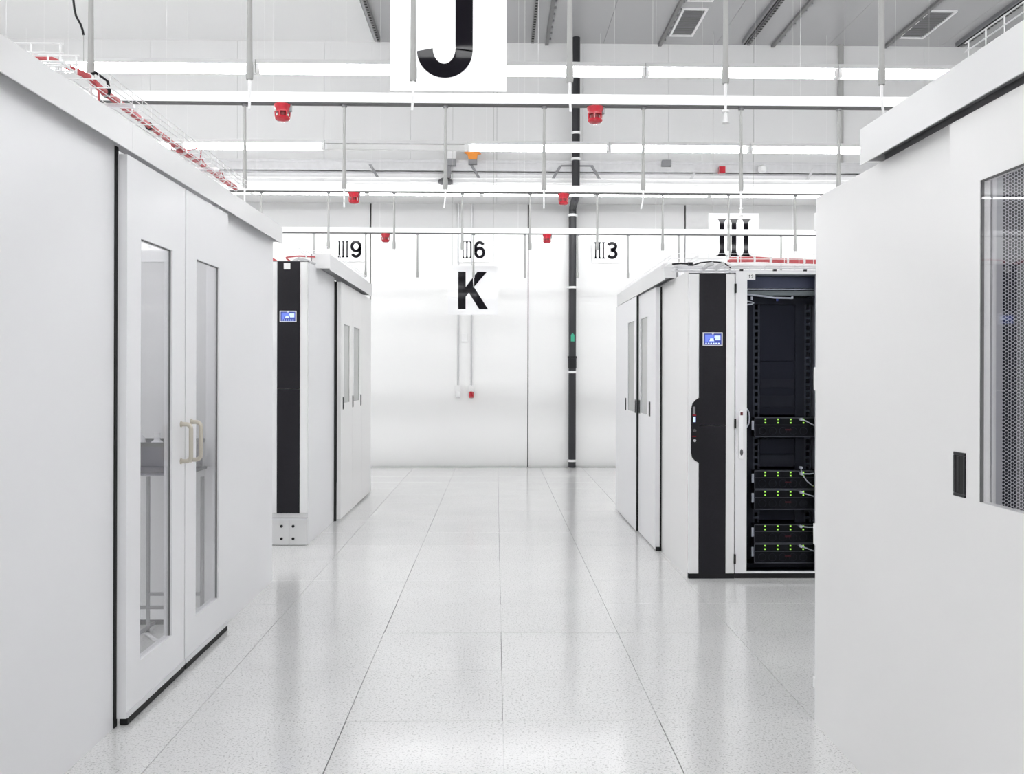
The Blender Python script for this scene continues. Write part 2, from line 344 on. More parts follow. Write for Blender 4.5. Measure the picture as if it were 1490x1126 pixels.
# III
t = sign('hanging_sign', 2.78, 3.443, 2.79, 3.451, 12.0, 'white hanging sign with tall black roman numeral III above the rack', [2.84, 3.37])
roman(t, 3.115, 2.885, .495, .060, .159, .150, 12.0, .010)
# numbered wall signs
def ring_digit(t, d, xc, zb, h, wd, Y):
    s_ = h*.165; mb = MB(); ro = wd/2-s_/2
    if d == '3':
        mb.ribbon(arc(xc-.005, zb+h*.735, ro*.95, h*.265-s_/2, 160, -90, 20)+[(xc-.02, zb+h*.53)], s_, Y-.002, Y)
        mb.ribbon([(xc-.02, zb+h*.53)]+arc(xc-.003, zb+h*.29, ro, h*.29-s_/2, 85, -160, 20), s_, Y-.002, Y)
    else:
        f = (lambda p: p) if d == '9' else (lambda p: (2*xc-p[0], 2*zb+h-p[1]))
        mb.ribbon([f(p) for p in arc(xc, zb+h*.66, ro, h*.34-s_/2, 0, 360, 30)], s_, Y-.002, Y)
        mb.ribbon([f(p) for p in [(xc+ro, zb+h*.66), (xc+ro, zb+h*.5)]+arc(xc-.0, zb+h*.36, ro, h*.36-s_/2, 20, -150, 18)], s_, Y-.002, Y)
    mb.build('digit', 'letter', t)
for x0, d in ((-2.301, '9'), (-.536, '6'), (1.365, '3')):
    t = sign('wall_sign', x0, x0+.42, 2.935, 3.325, 13.145, 'small white sign reading III%s on the end wall' % d)
    bx(x0+.1, x0+.32, 13.153, 13.17, 2.99, 3.25).build('backing_block', 'white', t)
    roman(t, x0+.112, 2.99, .24, .018, .056, .044, 13.145, .008)
    ring_digit(t, d, x0+.295, 2.985, .25, .158, 13.145)

# ================================================================ PIPE, CONDUITS, WALL TRAY
t = thing('drain_pipe', (1.085, 13.08, 0), 'tall black vertical pipe with white clamps on the end wall', 'pipe')
MB().tube([(1.085, 13.09, .002), (1.085, 13.09, 3.66), (1.085, 13.05, 3.71), (1.062, 12.36, 3.71), (1.060, 12.285, 3.77), (1.060, 12.285, ZC)], .053, 20).build('pipe_run', 'pipe', t, smooth=True)
for z in (.10, 1.365, 2.57, 3.6): MB().tube([(1.085, 13.09, z-.016), (1.085, 13.09, z+.016)], .062, 20).build('clamp', 'white', t, smooth=True)
for z in (.10, 1.365, 2.57, 3.6): bx(1.015, 1.155, 13.085, 13.17, z-.01, z+.01).build('clamp_foot', 'white', t)
for z in (4.56, 4.21): MB().tube([(1.060, 12.285, z-.016), (1.060, 12.285, z+.016)], .063, 20).build('clamp', 'white', t, smooth=True)
MB().tube([(1.085, 13.09, 1.42), (1.085, 13.09, 1.57)], .060, 20).tube([(1.085, 13.09, 1.56), (1.085, 13.09, 1.59)], .066, 20).build('coupling', 'black', t, smooth=True)
MB().prism([(1.06, 1.80), (1.11, 1.80), (1.11, 1.89), (1.085, 1.92), (1.06, 1.89)], XZ, 13.03, 13.034).build('flow_tag', 'green', t, label='green flow arrow tag')
for x, c, nm, lab in ((-.545, 'white', 'wall_socket', 'white wall socket at the foot of the left conduit'), (-.356, 'red', 'wall_socket', 'wall socket with red face at the foot of the right conduit')):
    q = tag(MB().tube([(x, 13.15, 1.17), (x, 13.15, 3.765)], .012, 8).build('wall_conduit', 'galv', smooth=True), '%s of the two thin conduits running down the white wall' % ('left one' if x < -.5 else 'right one'), 'conduit', 'conduits below the K sign')
    s = thing(nm, (x, 13.14, 1.04), lab, 'socket')
    bx(x-.045, x+.045, 13.09, 13.17, 1.07, 1.17).build('box', 'white', s, bevel=.006)
    MB().tube([(x, 13.11, 1.07), (x, 13.08, 1.0)], .036, 12).build('plug_face', c, s, smooth=True)
t = thing('junction_box', (-.455, 13.13, 1.80), 'small white junction box between the two wall conduits', 'box')
bx(-.49, -.41, 13.12, 13.17, 1.79, 1.91).build('box', 'white', t, bevel=.005); bx(-.485, -.415, 13.114, 13.12, 1.795, 1.905).build('lid', 'white', t)

t = thing('cable_duct', (0, 12.42, 4.05), 'galvanised cable duct running across the upper wall', 'duct')
bx(-7.5, 7.5, 12.44, 12.498, 4.05, 4.20).build('channel', 'galv', t)
bx(-7.5, 7.5, 12.36, 12.44, 4.05, 4.06).box(-7.5, 7.5, 12.36, 12.368, 4.05, 4.17).build('channel', 'galv', t)
bx(-7.5, 7.5, 12.35, 12.37, 4.17, 4.205).build('lip', 'galv', t)
for x in (-1.70, -.34, .86, 1.28, 2.72, 4.30):
    s = 1 if x in (-1.70, -.34, .86) else -1
    if x == .86: s = -1
    if x == 1.28: s = 1
    MB().prism([(x-.02, 4.14), (x+.02, 4.14), (x+.02+s*.10, 3.97), (x-.02+s*.10, 3.97)], XZ, 12.347, 12.36).build('bracket', 'mgrey' if x < 2 else 'galv', t)
bx(.86, 1.30, 12.348, 12.36, 4.13, 4.15).build('bracket', 'mgrey', t)
for z in (3.99, 3.93): tag(MB().tube([(-7.5, 12.47, z), (7.5, 12.47, z)], .012, 8).build('wall_conduit', 'white', smooth=True), ('upper' if z > 3.95 else 'lower')+' of two thin white conduits under the galvanised duct', 'conduit', 'conduits under the duct')
t = thing('orange_beacon', (-.325, 12.32, 4.14), 'orange siren unit on a grey box at the duct', 'siren')
MB().prism([(-.40, 4.32), (-.385, 4.235), (-.37, 4.20), (-.27, 4.20), (-.262, 4.235), (-.25, 4.32)], XZ, 12.27, 12.35).build('body', 'orange', t)
MB().prism([(-.44, 4.295), (-.39, 4.27), (-.39, 4.32)], XZ, 12.29, 12.33).build('ear', 'orange', t); MB().prism([(-.26, 4.27), (-.21, 4.28), (-.255, 4.325)], XZ, 12.29, 12.33).build('ear', 'orange', t)
bx(-.38, -.265, 12.28, 12.35, 4.14, 4.20).build('base_box', 'mgrey', t)
def small(name, a, m_, lab, cat, bev=.005): return tag(bx(*a).build(name, m_, bevel=bev), lab, cat)
small('control_box', (-.66, -.545, 12.29, 12.36, 4.21, 4.33), 'wall_up', 'pale grey box on the duct left of the orange siren', 'box')
small('control_box', (-.66, -.545, 12.28, 12.36, 4.12, 4.21), 'mgrey', 'mid grey box directly left of the orange siren', 'box')
tag(MB().lathe((-.69, 12.38, 3.885), [(.07, 0), (.10, .02), (.10, .05), (.05, .085)], 16).build('camera_dome', 'dgrey', smooth=True), 'black domed camera under the duct behind a probe', 'camera')
small('control_box', (-.665, -.615, 12.30, 12.36, 3.96, 4.12), 'mgrey', 'narrow grey upright box below the duct, above the black dome', 'box')
small('control_box', (2.22, 2.345, 12.28, 12.35, 4.13, 4.215), 'mgrey', 'grey box on the duct right of the black pipe', 'box')
small('fire_call_box', (2.985, 3.07, 12.27, 12.345, 4.04, 4.13), 'redd', 'small dark red box on the duct', 'box')
bpy.data.objects['fire_call_box'].data.materials[0] = M['red']
tag(MB().lathe((3.57, 12.295, 4.05), [(.03, 0), (.055, .02), (.055, .08), (.03, .1)], 16).build('smoke_detector', 'white', smooth=True), 'round white detector on the duct right of the red box', 'detector')
tag(MB().tube([(4.697, 12.47, 4.22), (4.697, 12.47, ZC)], .038, 12).build('wall_conduit', 'rod', smooth=True), 'grey vertical pipe on the upper wall at right', 'pipe')
# ceiling fittings
def ceil_rail(x, kind, label):
    t = thing('ceiling_rail', (x, 8, ZC-.07), label, 'rail', 'rails under the ceiling')
    if kind == 'double':
        bx(x-.055, x+.0, 4, 12.35, ZC-.05, ZC).build('channel', 'mgrey', t); bx(x-.03, x-.012, 4, 12.35, ZC-.055, ZC-.05).build('slot', 'rubber', t)
    if kind in ('double', 'dots'):
        bx(x+.015, x+.055, 4, 12.35, ZC-.06, ZC).build('strip', 'ceilrail', t)
        mb = MB()
        for k in range(100): mb.box(x+.02, x+.05, 4.02+k*.083, 4.055+k*.083, ZC-.063, ZC-.06)
        mb.build('slot_holes', 'rubber', t, kind='stuff')
    if kind == 'single':
        bx(x-.025, x+.02, 4, 12.49, ZC-.035, ZC).build('channel', 'ceilrail', t)
        mb = MB()
        for k in range(40): mb.box(x+.02, x+.045, 4.1+k*.21, 4.17+k*.21, ZC-.03, ZC)
        mb.build('clips', 'mgrey', t, kind='stuff')
for x, k, l in [(-1.62, 'dots', 'slotted rail along the pale ceiling edge, left of the letter sign'), (.44, 'dots', 'dotted black ceiling rail left of the black pipe'), (.68, 'single', 'thin grey ceiling rail just left of the black pipe'),
                (2.22, 'single', 'thin grey ceiling rail beside the middle ceiling vent'), (3.36, 'double', 'dark double ceiling rail with a row of slots in the middle'), (3.77, 'single', 'thin grey ceiling rail right of the middle dark double rail'),
                (5.31, 'single', 'thin grey ceiling rail beside the right ceiling vent'), (6.27, 'double', 'dark double ceiling rail with slots at far right')]: ceil_rail(x, k, l)
def vent(x0, x1, y0, y1, label):
    t = thing('ceiling_vent', ((x0+x1)/2, (y0+y1)/2, ZC-.02), label, 'vent', 'ceiling vents')
    bx(x0-.03, x1+.03, y0-.03, y0, ZC-.02, ZC).box(x0-.03, x1+.03, y1, y1+.03, ZC-.02, ZC).box(x0-.03, x0, y0, y1, ZC-.02, ZC).box(x1, x1+.03, y0, y1, ZC-.02, ZC).build('frame', 'ceil_w', t)
    bx(x0, x1, y0, y1, ZC-.003, ZC).build('backing', 'mgrey', t); mb = MB(); n = int((y1-y0)/.035)
    for k in range(int((y1-y0)/.06)): mb.box(x0, x1, y0+k*.06+.02, y0+k*.06+.045, ZC-.010, ZC-.007)
    mb.build('louvres', 'ceilrail', t, kind='stuff')
vent(2.31, 2.57, 11.28, 12.13, 'louvred ceiling vent right of the black pipe'); vent(5.36, 5.66, 11.27, 12.14, 'louvred ceiling vent at far right beside the frame corner')
vent(2.31, 2.57, 10.2, 10.99, 'louvred ceiling vent just above the frame')

# ================================================================ AISLE ENCLOSURES
def leaf(parent, side, Xf, y0, y1, z0, z1, win, hand, th=.035, seal=None, panel='panel', bottom=True, pull=None, glz='clear', gd=None):
    """sliding door leaf parallel to the aisle. Xf: face towards aisle; body extends away from the aisle"""
    sg = -1 if side == 'L' else 1; xa, xb = sorted((Xf, Xf+sg*th)); mb = MB()
    if win:
        wy0, wy1, wz0, wz1 = win
        for a in ((y0, wy0, z0, z1), (wy1, y1, z0, z1), (wy0, wy1, z0, wz0), (wy0, wy1, wz1, z1)): mb.box(xa, xb, *a)
    else: mb.box(xa, xb, y0, y1, z0, z1)
    d = mb.build('door', panel, parent)
    if win:
        g = Xf+sg*(gd or th*.35); bx(g-.003, g+.003, wy0, wy1, wz0, wz1).build('glass', glz, d)
        e = .003; gx = sorted((g-.004, g+.004))
        bx(*gx, wy0, wy0+e, wz0, wz1).box(*gx, wy1-e, wy1, wz0, wz1).box(*gx, wy0, wy1, wz1-e, wz1).build('gasket', 'gasket', d)
    for hy, hz in hand or []:
        a, b = sorted((Xf-sg*.003, Xf+sg*.001)); f = MB()
        f.box(a, b, hy-.03, hy+.03, hz-.057, hz-.049).box(a, b, hy-.03, hy+.03, hz+.049, hz+.057).box(a, b, hy-.03, hy-.021, hz-.049, hz+.049).box(a, b, hy+.021, hy+.03, hz-.049, hz+.049)
        f.build('recessed_handle', 'black', d, bevel=.0015)
        a, b = sorted((Xf-sg*.0008, Xf+sg*.001)); bx(a, b, hy-.021, hy+.021, hz-.049, hz+.049).build('handle_recess', 'rubber', d)
        a, b = sorted((Xf-sg*.0022, Xf+sg*.001)); bx(a, b, hy+.002, hy+.012, hz-.045, hz+.045).build('handle_grip', 'black', d)
    if pull:
        for y, zl, zh in pull:
            o_ = Xf-sg*.045; r = .0095
            pts = [(Xf, y, zh)]+[(Xf-sg*(.045-.022+.022*math.sin(a)), y, zh-.022+.022*math.cos(a)) for a in (0, .4, .8, 1.2, 1.57)]+[(Xf-sg*(.045-.022+.022*math.cos(a)), y, zl+.022-.022*math.sin(a)) for a in (0, .4, .8, 1.2, 1.57)]+[(Xf, y, zl)]
            MB().tube(pts, r, 12).tube([(Xf, y, zh), (Xf-sg*.004, y, zh)], .013, 12).tube([(Xf, y, zl), (Xf-sg*.004, y, zl)], .013, 12).build('pull_handle', 'steel', d, smooth=True)
    if bottom:
        a, b = sorted((Xf-sg*.004, Xf+sg*.006)); bx(a, b, y0+.004, y1-.002, z0, z0+.022).build('bottom_rail', 'alu', d)
        a, b = sorted((Xf-sg*.002, Xf+sg*th*.8)); bx(a, b, y0+.012, y1, .003, z0-.001).build('brush_seal', 'rubber', d)
    if seal is not None:
        a, b = sorted((Xf+sg*.004, Xf+sg*(th+.004))); bx(a, b, seal, seal+.006, z0, z1).build('edge_seal', 'rubber', d)
    return d
def header(parent, side, Xf, y0, y1, z0, z1, back, zb, joint=()):
    sg = -1 if side == 'L' else 1
    a, b = sorted((Xf, Xf+sg*.005)); ys = [y0]+list(joint)+[y1]
    for p, q in zip(ys, ys[1:]): bx(a, b, p+(.0015 if p != y0 else 0), q, z0, z1).build('fascia', 'fascia', parent)
    a, b = sorted((Xf+sg*.005, back)); bx(a, b, y0, y1, z1-.01, z1).build('top_cover', 'fascia', parent)
    bx(a, b, y0, y0+.01, z0+.012, z1-.01).build('end_cap', 'fascia', parent); bx(a, b, y1-.01, y1, z0+.012, z1-.01).build('end_cap', 'fascia', parent)
    a, b = sorted((back, back+sg*.01)); bx(a, b, y0, y1, zb, z1).build('back_plate', 'mgrey', parent)
    a, b = sorted((Xf+sg*.025, back-sg*.006)); bx(a, b, y0+.012, y1-.012, z0+.03, z0+.055).build('track', 'mgrey', parent)

# -- near left
t = thing('aisle_enclosure', (-1.43, 4.0, 0), 'white aisle enclosure at near left with double glazed doors and pull handles', 'enclosure'); EL1 = t
bx(-1.46, -1.427, .35, 3.452, 0, 2.19).build('end_panel', 'panel', t)
bx(-1.46, -1.427, 4.75, 5.885, 0, 2.19).build('end_panel', 'panel', t)
bx(-1.46, -1.4222, 3.453, 3.478, 0, 2.175).build('gap_shade_strip', 'rubber', t)  # black strip filling the gap, stands in for the dark interior behind
leaf(t, 'L', -1.386, 3.47, 4.112, .030, 2.148, (3.605, 3.955, .205, 1.852), None, pull=[(4.062, .940, 1.103)])
leaf(t, 'L', -1.386, 4.122, 4.765, .030, 2.148, (4.268, 4.618, .205, 1.855), None, pull=[(4.196, .935, 1.106)])
bx(-1.418, -1.392, 4.112, 4.122, .03, 2.148).build('meeting_seal', 'gasket', t)
header(t, 'L', -1.37, .4, 5.905, 2.158, 2.263, -1.462, 2.192, joint=(3.475,))
# -- far left
t = thing('aisle_enclosure', (-1.43, 8.8, 0), 'white aisle enclosure farther back on the left, doors without pull handles', 'enclosure')
bx(-1.49, -1.46, 7.175, 8.30, 0, 2.195).build('end_panel', 'panel', t)
bx(-1.462, -1.437, 8.300, 8.306, 0, 2.16).build('gap_shade_strip', 'rubber', t)  # darkness of the open gap, modelled as a black strip
bx(-1.49, -1.46, 9.42, 10.28, 0, 2.195).build('end_panel', 'panel', t)
for k, (a, b, win, hd) in enumerate([(8.31, 8.97, (8.475, 8.80, 1.06, 1.785), [(8.437, 1.06)]), (8.975, 9.60, (9.05, 9.43, 1.06, 1.79), [(8.995, 1.06), (9.527, 1.06)]), (9.605, 10.29, None, None)]):
    leaf(t, 'L', -1.400, a, b, .018, 2.16, win, hd, bottom=False, panel='panel_r', glz='clear_lightened')
header(t, 'L', -1.345, 7.45, 9.95, 2.168, 2.295, -1.492, 2.197)
# -- far right
t = thing('aisle_enclosure', (1.24, 7.6, 0), 'white aisle enclosure on the right behind the black cooling unit', 'enclosure')
bx(1.25, 1.254, 5.975, 7.02, 0, 2.003).build('end_panel', 'panel_r', t)
bx(1.25, 1.28, 8.05, 9.10, 0, 2.003).build('end_panel', 'panel_r', t)
leaf(t, 'R', 1.200, 6.90, 7.715, .012, 1.99, (7.275, 7.612, 1.01, 1.79), [(7.157, 1.06), (7.665, 1.06)], bottom=False, glz='clear_lightened')
leaf(t, 'R', 1.180, 7.73, 9.02, .012, 1.99, (7.83, 8.22, 1.01, 1.79), [(7.76, 1.06), (8.34, 1.06)], th=.03, seal=7.722, bottom=False, glz='clear_lightened')
bx(1.238, 1.249, 6.905, 6.93, .0, 1.99).build('gap_shade_strip', 'rubber', t); bx(1.205, 1.235, 6.89, 6.90, 0, .03).build('floor_guide', 'rubber', t)  # first box paints the shade in the gap between leaf and panel
header(t, 'R', 1.175, 6.40, 8.92, 1.993, 2.105, 1.257, 2.010)
# -- near right
t = thing('aisle_enclosure', (1.22, 2.4, 0), 'large white aisle enclosure at near right cut by the frame edge', 'enclosure')
bx(1.22, 1.235, 2.40, 3.487, 0, 2.002).build('end_panel', 'panel_r', t)
bx(1.22, 1.235, -.6, .50, 0, 2.009).build('end_panel', 'panel_r', t)
leaf(t, 'R', 1.190, 1.48, 2.392, .012, 1.985, (1.60, 2.241, 1.014, 1.806), [(2.335, 1.072), (1.54, 1.072)], th=.026, panel='panel_r', bottom=False, gd=.0055)
leaf(t, 'R', 1.190, .52, 1.472, .012, 1.985, (.64, 1.36, 1.014, 1.806), [(.58, 1.072)], th=.026, panel='panel_r', bottom=False, gd=.0055)
header(t, 'R', 1.163, .4, 2.922, 1.998, 2.112, 1.24, 2.003)
for a, b in ((1.88, 1.95), (1.267, 1.356), (.675, .757), (.125, .165)): bx(1.223, 1.243, 3.487, 3.52, a, b).build('latch', 'white', t, bevel=.003)

# ================================================================ COOLING UNITS
def cooler(x, y, z, label, left=False):
    t = thing('cooling_unit', (x+.152, y, z), label, 'cooling unit', 'slim cooling units')
    W, D, H = .304, 1.04, 1.985; g = lambda a, b, c, d, e, f: (x+a, x+b, y+c, y+d, z+e, z+f)
    bx(*g(.002, W-.002, .03, D, .03, H-.006)).build('body', 'panel', t)
    bx(*g(.0, .066, 0, .03, .035, H)).build('side_strip', 'white', t, bevel=.004)
    bx(*g(.240, W-.006, 0, .03, .035, H)).build('side_strip', 'white', t, bevel=.004)
    for a, b in ((.035, .995), (1.0, H)): bx(*g(.066, .240, -.004, .03, a, b)).build('grille', 'blackp', t)
    bx(*g(.004, W-.004, .01, D, 0, .032)).build('kick_plate', 'fascia' if left else 'black', t)
    bx(*g(.0, W, .0, .05, H, H+.006)).build('top_trim', 'dgrey', t)
    if not left:
        P = [(.068, 1.18), (.040, 1.162), (.022, 1.14), (.014, 1.11), (.014, .82), (.020, .79), (.036, .772), (.068, .752)]
        MB().prism([(x+a, z+b) for a, b in P][::-1], XZ, y-.006, y+.0).build('control_recess', 'black', t)
        R_ = lambda a, b, c, d, m_, nm, dep=.0015: bx(*g(a, b, -.006-dep, -.005, c, d)).build(nm, m_, t)
        R_(.024, .040, 1.07, 1.12, 'mgrey', 'key_plate'); R_(.022, .046, 1.062, 1.067, 'red', 'red_line'); R_(.026, .042, 1.02, 1.055, 'scrl', 'indicator_label')
        R_(.022, .046, .925, .930, 'red', 'red_line'); MB().tube([(x+.036, y-.006, z+.90), (x+.036, y-.014, z+.90)], .009, 12).build('key_switch', 'alu', t, smooth=True)
        MB().tube([(x+.036, y-.006, z+.965), (x+.036, y-.016, z+.965)], .010, 12).build('round_button', 'dgrey', t, smooth=True)
    s = bx(*g(.086, .216, -.012, -.004, 1.515, 1.603)).build('display', 'alu', t, bevel=.002)
    bx(*g(.094, .208, -.0135, -.011, 1.522, 1.596)).build('screen', 'scr', s)
    bx(*g(.102, .122, -.0145, -.013, 1.538, 1.588)).box(*g(.122, .158, -.0145, -.013, 1.56, 1.588)).build('screen_area', 'scrm', s)
    MB().prism([(x+.128, z+1.545), (x+.160, z+1.545), (x+.154, z+1.564), (x+.134, z+1.564)], XZ, y-.0155, y-.014).box(*g(.162, .200, -.0155, -.0135, 1.566, 1.582)).box(*g(.166, .200, -.0155, -.0135, 1.552, 1.565)).build('screen_blocks', 'scrl', s)
    mb = MB()
    for k in range(6): mb.box(*g(.103+k*.0165, .112+k*.0165, -.0155, -.0135, 1.527, 1.535))
    mb.build('screen_icons', 'scrl', s)
    MB().prism([(x+.14, z+1.603), (x+.151, z+1.585), (x+.162, z+1.603)], XZ, y-.016, y-.012).build('display_clip', 'alu', s)
    if left: bx(*g(.116, .166, -.006, -.003, 1.925, 1.972)).build('sticker', 'white', t, label='white paper sticker')
    return t
cooler(1.254, 5.95, 0, 'slim white cooling unit with black front strip, on the right beside the server rack')
t2 = cooler(-1.764, 7.15, .212, 'slim cooling unit with black front strip on a plinth, on the left', True)
for z in (1.86, .98, .10): bx(1.549, 1.5595, 5.935, 5.955, z, z+.06).build('hinge', 'rubber', bpy.data.objects['cooling_unit'])
for z in (1.62, 1.02, .30): bx(-1.475, -1.462, 7.135, 7.15, z+.2, z+.29).build('hinge', 'white', t2)
t = thing('plinth', (-1.9, 7.2, 0), 'light grey steel plinth with black bolts under the left cooling unit', 'plinth')
bx(-2.06, -1.49, 7.16, 8.28, 0, .195).build('frame', 'panel', t); bx(-1.765, -1.462, 7.13, 7.16, .004, .195).build('face_plate', 'fascia', t)
bx(-1.765, -1.462, 7.118, 7.2, .196, .211).build('top_rail', 'alu', t); bx(-1.60, -1.597, 7.128, 7.13, .004, .195).build('seam', 'mgrey', t)
for x in (-1.657, -1.567):
    for z in (.052, .148): MB().tube([(x, 7.13, z), (x, 7.124, z)], .011, 10).build('bolt', 'black', t, smooth=True)

# ================================================================ SERVER RACK (right)
def rack(x, y, label):
    t = thing('server_rack', (x+.3, y, 0), label, 'rack', 'racks with smoked glass doors')
    g = lambda a, b, c, d, e, f: (x+a, x+b, y+c, y+d, e, f)
    bx(*g(.005, .02, .05, 1.04, .04, 1.985)).build('side_panel', 'panel', t); bx(*g(.58, .595, .05, 1.04, .04, 1.985)).build('side_panel', 'panel', t)
    bx(*g(0.005, .6, .03, 1.04, 1.985, 2.003)).build('roof', 'panel', t); bx(*g(.005, .6, 1.0, 1.04, .04, 1.98)).build('back', 'rackin', t)
    bx(*g(.0, .6, .02, 1.04, 0, .035)).build('base', 'black', t)
    bx(*g(.02, .58, .60, .61, .04, 1.98)).build('inner_wall', 'rackin', t)
    mb = bx(*g(.0, .074, 0, .028, .037, 2.003)).box(*g(.526, .6, 0, .028, .037, 2.003)).box(*g(.074, .526, 0, .028, .037, .048)).box(*g(.074, .526, 0, .028, 1.985, 2.003))
    d = mb.build('door', 'panel', t)
    bx(*g(.074, .526, .010, .015, .048, 1.985)).build('glass', 'smoke', d)
    MB().prism([(x+.022, .78), (x+.046, .78), (x+.05, .80), (x+.048, 1.09), (x+.044, 1.10), (x+.024, 1.10), (x+.02, 1.09), (x+.018, .80)], XZ, y-.022, y).build('swing_handle', 'glossw', d, bevel=.004)
    MB().prism([(x+.034+.010*math.cos(a), .825+.022*math.sin(a)) for a in [k*.524 for k in range(12)]], XZ, y-.024, y-.02).build('lock', 'dgrey', d)
    bx(*g(.026, .042, -.0235, -.021, 1.065, 1.085)).build('handle_sticker', 'badge', d)
    q = bx(*g(.075, .127, -.002, .006, 1.947, 1.99)).build('number_plate', 'white', d, label='white plate numbered 12')
    mb = bx(*g(.088, .092, -.003, -.001, 1.957, 1.979)).box(*g(.085, .089, -.003, -.001, 1.973, 1.977))
    bx0 = x+.100
    mb.ribbon([(bx0, 1.974), (bx0+.004, 1.978), (bx0+.010, 1.977), (bx0+.012, 1.971), (bx0+.008, 1.965), (bx0, 1.958), (bx0+.013, 1.958)], .0035, y-.003, y-.001)
    mb.build('number', 'letter', d)
    return t
rx, ry = 1.558, 5.95
RK = rack(rx, ry, 'white server rack with smoked glass door and five dark servers')
g = lambda a, b, c, d, e, f: (rx+a, rx+b, ry+c, ry+d, e, f)
# mounting rails with square holes
for a in (.155, .500):
    mb = bx(*g(a, a+.012, .15, .155, .10, 1.80)).box(*g(a+.034, a+.046, .15, .155, .10, 1.80)); z = .10
    while z < 1.78: mb.box(*g(a+.012, a+.034, .15, .155, z, z+.016)); z += .0445
    mb.build('mounting_rail', 'railm', RK); bx(*g(a-.06, a, .15, .17, .10, 1.80)).build('inner_post', 'rackin', RK)
bx(*g(.06, .095, .10, .14, .05, 1.80)).build('inner_post', 'rackin', RK)
for z0, z1, m_ in ((1.42, 1.795, 'rackin2'), (1.30, 1.417, 'rackin2'), (1.243, 1.297, 'rackin'), (1.19, 1.24, 'rackin2'), (1.115, 1.187, 'rackin'), (1.062, 1.112, 'rackin2'), (.80, .905, 'rackin2'), (.715, .797, 'rackin'), (.36, .425, 'rackin2')):
    bx(*g(.205, .50, .16, .175, z0, z1)).build('blanking_panel', m_, RK)
bx(*g(.03, .57, .12, .14, 1.905, 1.98)).build('top_plate', 'bluegrey', RK); bx(*g(.08, .56, .10, .16, 1.855, 1.885)).build('cable_bar', 'greeng', RK)
bx(*g(.08, .56, .115, .16, 1.893, 1.900)).build('cable_bar', 'alu', RK); bx(*g(.08, .56, .16, .18, 1.80, 1.85)).build('top_shelf', 'rackin', RK)
bx(*g(.08, .56, .12, .14, .05, .075)).build('bottom_shelf', 'rackin', RK)
for k, (x, z) in enumerate([(.13, 1.835), (.30, 1.83), (.40, 1.845)]): bx(*g(x, x+.012, .11, .12, z-.012, z+.012)).build('cable_clip', 'alu' if k != 1 else 'blue', RK)
mb = MB().tube([(rx+.09, ry+.09, 1.86), (rx+.2, ry+.085, 1.848), (rx+.28, ry+.09, 1.838), (rx+.40, ry+.09, 1.835)], .006, 8)
tag(mb.build('patch_cable', 'rodw', smooth=True), 'white cable slung across the top inside the server rack', 'cable')
tag(MB().tube([(rx+.085, ry+.08, 1.815), (rx+.12, ry+.06, 1.806), (rx+.135, ry+.06, 1.80), (rx+.12, ry+.06, 1.793), (rx+.085, ry+.08, 1.79)], .0045, 8).build('patch_cable', 'rodw', smooth=True), 'short white cable loop at upper left inside the server rack', 'cable')
a = [(rx+.078+.03*math.sin(q)*1.0, ry+.06, 1.045+.065*math.cos(q)) for q in [k*math.pi/12 for k in range(13)]]
tag(MB().tube(a, .005, 8).build('patch_cable', 'rodw', smooth=True), 'white cable arc beside the rack door handle', 'cable')
tag(MB().tube([(rx+.079, ry+.09, 1.33), (rx+.088, ry+.09, 1.25), (rx+.09, ry+.09, 1.17), (rx+.080, ry+.09, 1.10)], .0035, 8).build('patch_cable', 'blue', smooth=True), 'thin blue cable behind the left edge of the rack glass', 'cable')
def server(z0, z1, label):
    x0, x1, y = rx+.147, rx+.592-.012, ry+.085; h = z1-z0
    t = thing('server', ((x0+x1)/2, y, z0), label, 'server', 'dark servers in the glass door rack')
    bx(x0, x1, y, y+.5, z0, z1).build('chassis', 'serv', t)
    bx(x0, x1, y-.004, y, z1-.006, z1).box(x0, x1, y-.004, y, z0, z0+.006).box(x0, x0+.005, y-.004, y, z0, z1).build('bezel_edge', 'edge', t)
    zl = z1-h*.19
    for k in range(5):
        for dz in (-.010, .012):
            if 0 <= k < 5: bx(x0+.068+k*.0845, x0+.077+k*.0845, y-.005, y-.001, zl+dz-.005, zl+dz+.004).build('status_light', 'led', t)
    bx(x0+.005, x1, y-.003, y, z0+h*.60, z0+h*.62).build('seam', 'edge', t)
    for k in range(6):
        c = (x0+.055+k*.068, z0+h*.31)
        MB().ribbon([(c[0]+.024*math.cos(q*math.pi/10), c[1]+.024*math.sin(q*math.pi/10)) for q in range(21)], .004, y-.002, y).build('fan_ring', 'rackin', t)
    bx(x0+.205, x0+.245, y-.004, y-.001, z0+h*.34, z0+h*.41).build('badge', 'badge', t)
    bx(x0-.017, x0-.004, y-.006, y+.004, z0+h*.36, z0+h*.83).build('ear_tag', 'white', t)
    bx(x0+.29, x0+.31, y-.005, y, zl+.012, zl+.02).build('port', 'edge', t)
    return t
sz = [(.918, 1.047, 'top dark server with green lights, alone between blanking panels'), (.572, .697, 'second dark server from the top in the glass door rack'), (.438, .570, 'third dark server from the top in the glass door rack'),
      (.215, .342, 'fourth dark server from the top in the glass door rack'), (.083, .213, 'lowest dark server in the glass door rack')]
for a, b, l in sz: server(a, b, l)
sx_ = rx+.147
